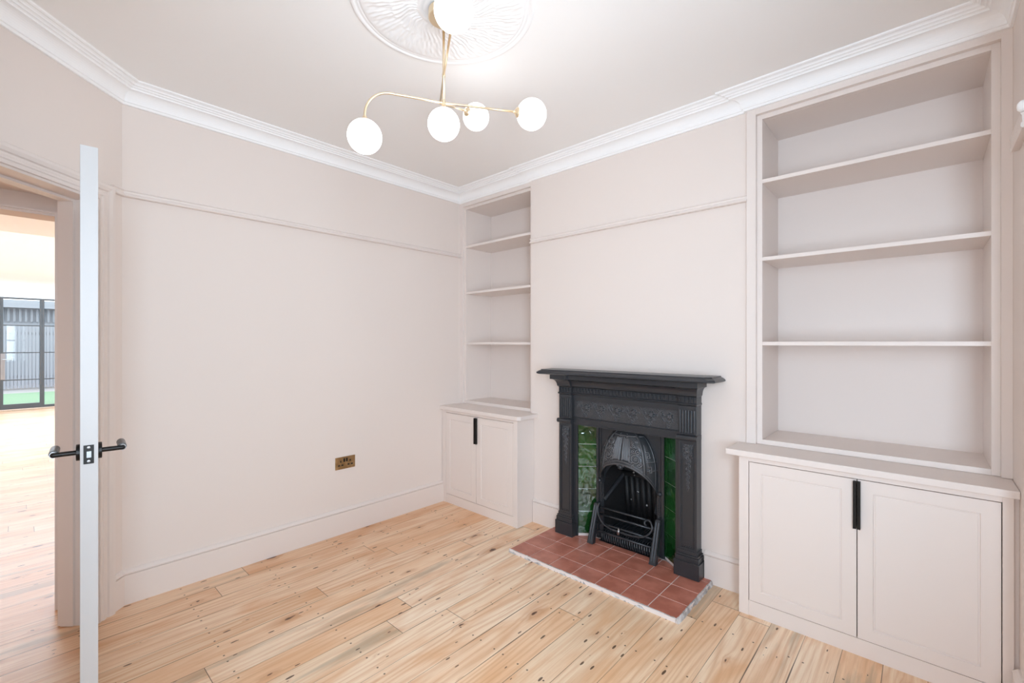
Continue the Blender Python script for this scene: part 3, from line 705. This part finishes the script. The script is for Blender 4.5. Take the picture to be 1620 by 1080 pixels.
# insert plate with arched opening, beaded frame
A, SPR, RISE = .190, .400, .175
def rimz(u): return SPR+RISE*np.sqrt(np.clip(1-u*u, 0, 1))
pl = MB(); nn_ = 40
us = np.sin(np.linspace(-PI/2, PI/2, nn_+1))
for y in (yI, yI+.02):
    pl.grid([[(FX+A*u, y, float(rimz(u))), (FX+A*u, y, .80)] for u in us])
pl.grid([[(FX+A*u, yI, float(rimz(u))), (FX+A*u, yI+.02, float(rimz(u)))] for u in us])
for s_ in (-1, 1):
    x0, x1 = sorted((FX+s_*A, FX+s_*.242)); pl.box(x0, yI, .022, x1, yI+.02, .80)
    x0, x1 = sorted((FX+s_*.224, FX+s_*.240)); pl.box(x0, yI-.012, .022, x1, yI, .80); x0, x1 = sorted((FX+s_*.206, FX+s_*.214)); pl.box(x0, yI-.006, .24, x1, yI, .79)
    pl.ball((FX+s_*.215, yI-.010, .415), .014, 8)
io = pl.build('insert_plate', M_iron, fp)
# rough cast beading down the right jamb and left jamb
for s_ in (-1, 1):
    rb = MB()
    for k in range(24):
        z = .20+k*.0095; rb.ball((FX+s_*(.203+random.uniform(-.003, .003)), yI-.006, z), random.uniform(.004, .0075), 5)
    rb.build('jamb_beading', M_iron, io)
# domed hood with relief
nu, nt_ = 260, 130
ph = np.linspace(-PI/2, PI/2, nu); tt = np.linspace(0, 1, nt_); PH, TT = np.meshgrid(ph, tt, indexing='ij')
ZR = SPR+RISE*np.cos(PH)**1.0; Zg = ZR+(.790-ZR)*TT
K = np.sqrt(np.clip(1-(np.clip(Zg-.54, 0, 1)/.268)**2, .0, 1))
# unwrapped coords for pattern (metres)
U = PH*.150; V = Zg
H = np.zeros(U.shape)
zc_ = Zg-ZR
H = np.maximum(H, bead(np.abs(zc_-.008), .006, .006)); H = np.maximum(H, bead(np.abs(zc_-.026), .004, .004)); H = np.maximum(H, .003*(zc_ < .022))
for a in (-.85, .85):                                  # smooth broad ribs
    H = np.maximum(H, bead(np.abs(PH-a)*.150*np.clip(K, .3, 1), .0085, .008)*(zc_ > .02))
cm = (np.abs(PH) < .30) & (zc_ > .04) & (Zg < .745)    # central panel of reeds
H = np.maximum(H, np.where(cm & (np.abs(PH) > .07), .005*np.abs(np.sin(PH*62)), 0))
for a in (-.32, -.06, .06, .32): H = np.maximum(H, bead(np.abs(PH-a)*.15, .003, .006)*(zc_ > .035)*(Zg < .75))
def spiral(cx, cz, r, turns, sgn, w, h):
    q = np.linspace(0, 1, 46); rr = r*(1-q*.86); an = sgn*q*turns*2*PI+PI/2
    return bead(seg_d(U, V, list(zip(cx+rr*np.cos(an), cz+rr*np.sin(an)))), w, h)
for s_ in (-1, 1):
    for (cx, cz, r, tn, sg) in ((.083, .625, .028, 1.6, 1), (.100, .592, .016, 1.3, -1), (.070, .672, .016, 1.4, -1), (.098, .668, .015, 1.3, 1), (.078, .705, .013, 1.2, 1), (.030, .760, .010, 1.2, -1)):
        H = np.maximum(H, spiral(s_*cx, cz, r, tn, sg*s_, .0032, .006))
    for rr_ in (.036, .046): H = np.maximum(H, bead(np.abs(np.hypot(U-s_*.083, V-.625)-rr_), .0026, .005)*(np.abs(PH) < .80)*(np.abs(PH) > .36)*(zc_ > .04))
    for (cx, cz, r, tn, sg) in ((.150*.45, .580, .012, 1.2, 1), (.150*.45, .720, .010, 1.2, -1), (.112, .700, .009, 1.1, 1), (.106, .730, .008, 1.1, -1), (.052, .640, .009, 1.2, 1)): H = np.maximum(H, spiral(s_*cx, cz, r, tn, sg*s_, .0026, .005))
    H = np.maximum(H, flower(U, V, s_*.083, .625, .012, .007, 6)); 
    for (cx, cz, a) in ((.062, .600, 2.4), (.066, .648, 2.0), (.104, .640, .6), (.058, .690, 1.8), (.090, .725, .8)): H = np.maximum(H, leaf(U, V, s_*cx, cz, a if s_ > 0 else PI-a, .014, .005))
    # greek key outside the rib
    key = [(.152, .730), (.152, .690), (.175, .690), (.175, .655), (.158, .655), (.158, .670), (.166, .670)]
    for dz in (0, -.085): H = np.maximum(H, bead(seg_d(U, V, [(s_*k_[0], k_[1]+dz-.02) for k_ in key]), .0034, .006))
    for zz in (.612, .560): H = np.maximum(H, np.where((np.abs(PH) > .95) & (np.abs(Zg-zz) < .003), .005, 0))
    H = np.maximum(H, np.where((np.abs(np.abs(PH)-1.42) < .03), .005, 0))
H = np.maximum(H, np.where(np.abs(Zg-.760) < .003, .005, 0))
H += rng.normal(0, .00012, U.shape)
ED = np.ones(U.shape); ED[0] = ED[-1] = 0; H *= ED
BX = FX+(A+.004+H*.5)*K*np.sin(PH); BY = yI-.004-(.112+H)*np.clip(K, .12, 1)*np.cos(PH)-H*.3
hd = MB(); hd.grid([[(BX[i, j], BY[i, j], Zg[i, j]) for j in range(nt_)] for i in range(nu)])
# underside lip
hd.grid([[(BX[i, 0], BY[i, 0], Zg[i, 0]), (FX+(A-.004)*math.sin(ph[i]), yI+.01-(.10)*math.cos(ph[i]), Zg[i, 0]+.006), (FX+(A-.004)*math.sin(ph[i]), yI+.01-(.085)*math.cos(ph[i]), min(.77, Zg[i, 0]+.12))] for i in range(nu)])
ho = hd.build('hood', M_relief, fp, smooth=True, fixn=True); ho['label'] = 'domed cast hood with scroll and key relief'
bo = MB()
for dx, dz, r in ((0, -.012, .015), (-.018, -.002, .010), (.018, -.002, .010), (0, .006, .012), (-.010, -.018, .007), (.010, -.018, .007)): bo.ball((FX+dx, 2.566, SPR+RISE+dz), r, 8)
bo.build('boss', M_iron, ho, smooth=True)
# firebox
fb = MB(); yk = 2.955
fb.quad((FX-A, yI+.01, .024), (FX-A, yI+.01, .80), (FX-.13, yk, .80), (FX-.13, yk, .024)); fb.quad((FX+A, yI+.01, .024), (FX+A, yI+.01, .80), (FX+.13, yk, .80), (FX+.13, yk, .024))
fb.quad((FX-.2, yI+.01, .79), (FX+.2, yI+.01, .79), (FX+.2, yk, .79), (FX-.2, yk, .79)); fb.quad((FX-.2, yI-.05, .024), (FX+.2, yI-.05, .024), (FX+.2, yk, .024), (FX-.2, yk, .024))
fb.quad((FX-.14, 2.93, .02), (FX+.14, 2.93, .02), (FX+.14, 2.87, .50), (FX-.14, 2.87, .50)); fb.quad((FX-.14, 2.87, .50), (FX+.14, 2.87, .50), (FX+.14, yk, .52), (FX-.14, yk, .52))
fo = fb.build('firebox', M_soot, fp, fixn=False)
rb = MB()
for k in range(7):
    x = FX-.125+k*.0415; rb.tube([(x, 2.918, .10), (x, 2.872, .43)], .017, 10)
rb.tube([(FX-.15, 2.868, .44), (FX+.15, 2.868, .44)], .018, 8)
rb.build('ribbed_fireback', M_soot, fo, smooth=True)
for s_ in (-1, 1): MB().tube([(FX+s_*(A-.005), 2.68, .285), (FX+s_*.135, 2.87, .44)], .012, 8).build('ledge', M_iron, fo)
bt = MB()
for k in range(22):
    x = FX-.175+k*.0167; bt.tube([(x, 2.86, .095), (x, 2.66, .095), (x+.003, 2.635, .085), (x+.008, 2.625, .060), (x+.012, 2.632, .035)], .0055, 6)
bt.build('bottom_grate', M_iron, fo)
for (x, y, z, r) in ((-.055, 2.85, .46, .006), (-.045, 2.84, .445, .004), (-.01, 2.78, .50, .005), (.02, 2.895, .24, .007), (-.09, 2.88, .26, .005), (-.035, 2.865, .33, .003), (-.028, 2.865, .328, .003), (-.12, 2.80, .13, .004)):
    MB().ball((FX+x, y, z), r, 6).build('plaster_fleck', M_mortar, fo)

fp.location.z += .0012
# removable front grate
gr = thing('fire_grate_front', 'black barred front grate with a scroll, leaning in the fireplace opening', 'fire grate', (FX, 2.60, .022))
def lean(z): return 2.562+(z-.022)*.33
for s_ in (-1, 1):
    l = MB(); x0, x1 = sorted((FX+s_*.200, FX+s_*.236))
    def lrow(z, w=0): return [(x0-w, lean(z)-.012, z), (x1+w, lean(z)-.012, z), (x1+w, lean(z)+.022, z), (x0-w, lean(z)+.022, z)]
    rows = [lrow(.0225, .004), lrow(.05, .002), lrow(.14), lrow(.262, -.002), lrow(.270, -.006)]
    l.grid(rows, close_v=True); n = len(l.v); l.v += rows[-1]; l.f.append((n, n+1, n+2, n+3)); n = len(l.v); l.v += rows[0]; l.f.append((n, n+1, n+2, n+3))
    xm = (x0+x1)/2; l.tube([(xm-.008, lean(.04)-.013, .04), (xm-.008, lean(.255)-.013, .255)], .003, 6); l.tube([(xm+.008, lean(.04)-.013, .04), (xm+.008, lean(.255)-.013, .255)], .003, 6)
    l.build('leg', M_iron, gr)
for z, e in ((.246, .195), (.205, .202), (.152, .206), (.105, .208)):
    y = lean(z)+.006; MB().tube([(FX-e, y, z), (FX+e*(.84 if z > .24 else 1), y, z)], .0066, 10).build('bar', M_iron, gr, smooth=True)
sp = []
ctrl = [(-.196, .275), (-.203, .245), (-.190, .205), (-.150, .163), (-.09, .143), (-.01, .140), (.07, .141), (.135, .152), (.175, .180), (.188, .215), (.172, .246), (.148, .250), (.136, .236), (.142, .222), (.152, .225)]
for i in range(len(ctrl)-1):
    p0 = ctrl[max(i-1, 0)]; p1 = ctrl[i]; p2 = ctrl[i+1]; p3 = ctrl[min(i+2, len(ctrl)-1)]
    for q in range(6):
        u = q/6
        c_ = [0.5*((2*p1[k])+(-p0[k]+p2[k])*u+(2*p0[k]-5*p1[k]+4*p2[k]-p3[k])*u*u+(-p0[k]+3*p1[k]-3*p2[k]+p3[k])*u**3) for k in (0, 1)]
        sp.append((FX+c_[0], lean(c_[1])-.009, c_[1]))
MB().tube(sp, .0062, 10).build('scroll', M_iron, gr, smooth=True)
kb = MB(); kb.tube([(FX-.02, lean(.15)-.02, .168), (FX-.02, lean(.13)-.024, .128)], [.008, .0085], 12); kb.build('knob', M_chrome, gr, smooth=True)

# ------------------------------------------------------------------ ceiling rose
RC = Vector((-1.413, 1.140)); RR = .362
F2 = Vector((-math.sin(TH), math.cos(TH))); R2 = Vector((math.cos(TH), math.sin(TH)))
def fr(fw, u, v): d = F2+R2*((u-810)/713.39); return Vector((d.x*fw, d.y*fw, 1.35+(542.45-v)/713.39*fw))
p_ = fr(1.79, 702, 22); RC = Vector((p_.x, p_.y))
nr, na = 90, 480; r = np.linspace(.03, RR, nr); a = np.linspace(0, 2*PI, na, endpoint=False); Rg, Ag = np.meshgrid(r, a, indexing='ij')
def bd(x, c, w, h): return h*np.sqrt(np.clip(1-((x-c)/w)**2, 0, 1))
Hh = .004+bd(Rg, RR-.010, .010, .010)+bd(Rg, RR-.030, .006, .006)+.010*(Rg < RR-.04)
ph_ = np.mod(Ag*24/(2*PI), 1)-.5; q = (Rg-.255)/.06
Hh += np.where((np.abs(q) < 1), .012*np.sqrt(np.clip(1-q*q, 0, 1))*np.abs(np.cos(ph_*PI))**.7*(.7+.3*np.cos(ph_*PI*7+q*4)), 0)
k2 = np.mod(Ag*12/(2*PI)+.25*np.sin(Rg*40), 1)-.5; q = (Rg-.155)/.055
Hh += np.where(np.abs(q) < 1, .016*np.sqrt(np.clip(1-q*q, 0, 1))*np.clip(np.cos(k2*PI), 0, 1)**.8*(.65+.35*np.cos(k2*PI*9)), 0)
Hh += .002*np.sin(Ag*60+Rg*160)*((Rg > .11) & (Rg < .31)); Hh += bd(Rg, .092, .012, .012)+bd(Rg, .06, .02, .010)
Hh[-1] = 0
ro = MB().grid([[(RC.x+Rg[i, j]*math.cos(Ag[i, j]), RC.y+Rg[i, j]*math.sin(Ag[i, j]), ZC-.45*Hh[i, j]) for j in range(na)] for i in range(nr)], close_v=True).build('ceiling_rose', M_white, smooth=True)
tag(ro, 'round white plaster ceiling rose with leaf relief above the brass light', 'ceiling rose')

# ------------------------------------------------------------------ brass globe light
D = .1255
G = [fr(713.39*D/w, u, v) for (u, v, w) in ((577, 216, 53), (702, 197, 50.1), (753, 185, 41), (841, 181, 47.2), (718, 17, 62.6))]
ce = thing('ceiling_light', 'brass ceiling light with five glowing white glass globes on thin arms', 'ceiling light', (RC.x, RC.y, ZC-.02))
rx, ry = RC.x, RC.y
MB().lathe([(0, 0), (.058, 0), (.060, -.003), (.060, -.032), (.057, -.036), (.008, -.038), (.007, -.044), (0, -.044)], (rx, ry, ZC-.012), (0, 0, 1), 48).build('ceiling_cup', M_brass, ce, smooth=False)
zA = 2.302; zB = 2.412
MB().tube([(rx, ry, ZC-.04), (rx, ry, G[1].z+D/2-.004)], .0052, 14).build('rod', M_brass, ce, smooth=True)
kn = MB().lathe([(0, -.012), (.0055, -.012), (.007, -.009), (.007, .009), (.0055, .012), (0, .012)], (rx, ry, zA), (0, 0, 1), 20)
kn.build('joint', M_brass, ce); MB().lathe([(0, -.008), (.0064, -.007), (.0064, .007), (0, .008)], (rx, ry, zB), (0, 0, 1), 20).build('joint', M_brass, ce)
def globe(g, side):      # side: direction from the globe centre to its cap
    side = Vector(side).normalized(); o = MB().ball(g, D/2, 28).build('globe', M_globe, ce, smooth=True); o['label'] = 'glowing opal glass globe'
    c = MB().lathe([(.005, .014), (.007, .010), (.016, .005), (.021, -.001), (.021, -.008), (.0, -.008)], g+side*(D/2+.001), side, 28); c.build('globe_cap', M_brass, ce)
    return g+side*(D/2+.013)
# arm A: end globe 4, drop globe 1
e4 = globe(G[3], Vector((rx, ry, G[3].z))-G[3]); 
g1 = G[0]; dA = Vector((rx-g1.x, ry-g1.y, 0)).normalized(); top = Vector((g1.x, g1.y, zA)); Rr = .095
pts = [Vector((g1.x, g1.y, g1.z+D/2-.003)), Vector((g1.x, g1.y, zA-Rr))]
for k in range(1, 13):
    an = k/12*PI/2; pts.append(Vector((g1.x, g1.y, zA-Rr))+dA*(Rr*(1-math.cos(an)))+Vector((0, 0, Rr*math.sin(an))))
pts += [Vector((rx, ry, zA)), e4]
MB().tube(pts, .0044, 12).build('arm', M_brass, ce, smooth=True)
globe(g1, (0, 0, 1)) if False else MB().ball(g1, D/2, 28).build('globe', M_globe, ce, smooth=True)
MB().ball(G[1], D/2, 28).build('globe', M_globe, ce, smooth=True)
MB().lathe([(.006, .016), (.009, .008), (.018, .002), (.022, -.004), (.0, -.006)], G[1]+Vector((0, 0, D/2-.001)), (0, 0, 1), 24).build('globe_cap', M_brass, ce)
MB().lathe([(.006, .016), (.009, .008), (.012, .002), (.014, -.003), (.0, -.006)], g1+Vector((0, 0, D/2-.001)), (0, 0, 1), 24).build('globe_cap', M_brass, ce)
# arm B: near globe 5, elbows to far globe 3
e5 = globe(G[4], Vector((rx, ry, G[4].z))-G[4])
far = fr(1.79*2.07/1.855, 696.5, 168); far.z = zB
sd = Vector((far.x, far.y, G[2].z))-G[2]; e3 = globe(G[2], sd)
MB().tube([e5, Vector((rx, ry, zB)), far], .0044, 12).build('arm', M_brass, ce, smooth=True)
MB().tube([far, e3], .0040, 12).build('arm', M_brass, ce, smooth=True)
MB().ball(far, .0055, 8).build('joint', M_brass, ce, smooth=True)
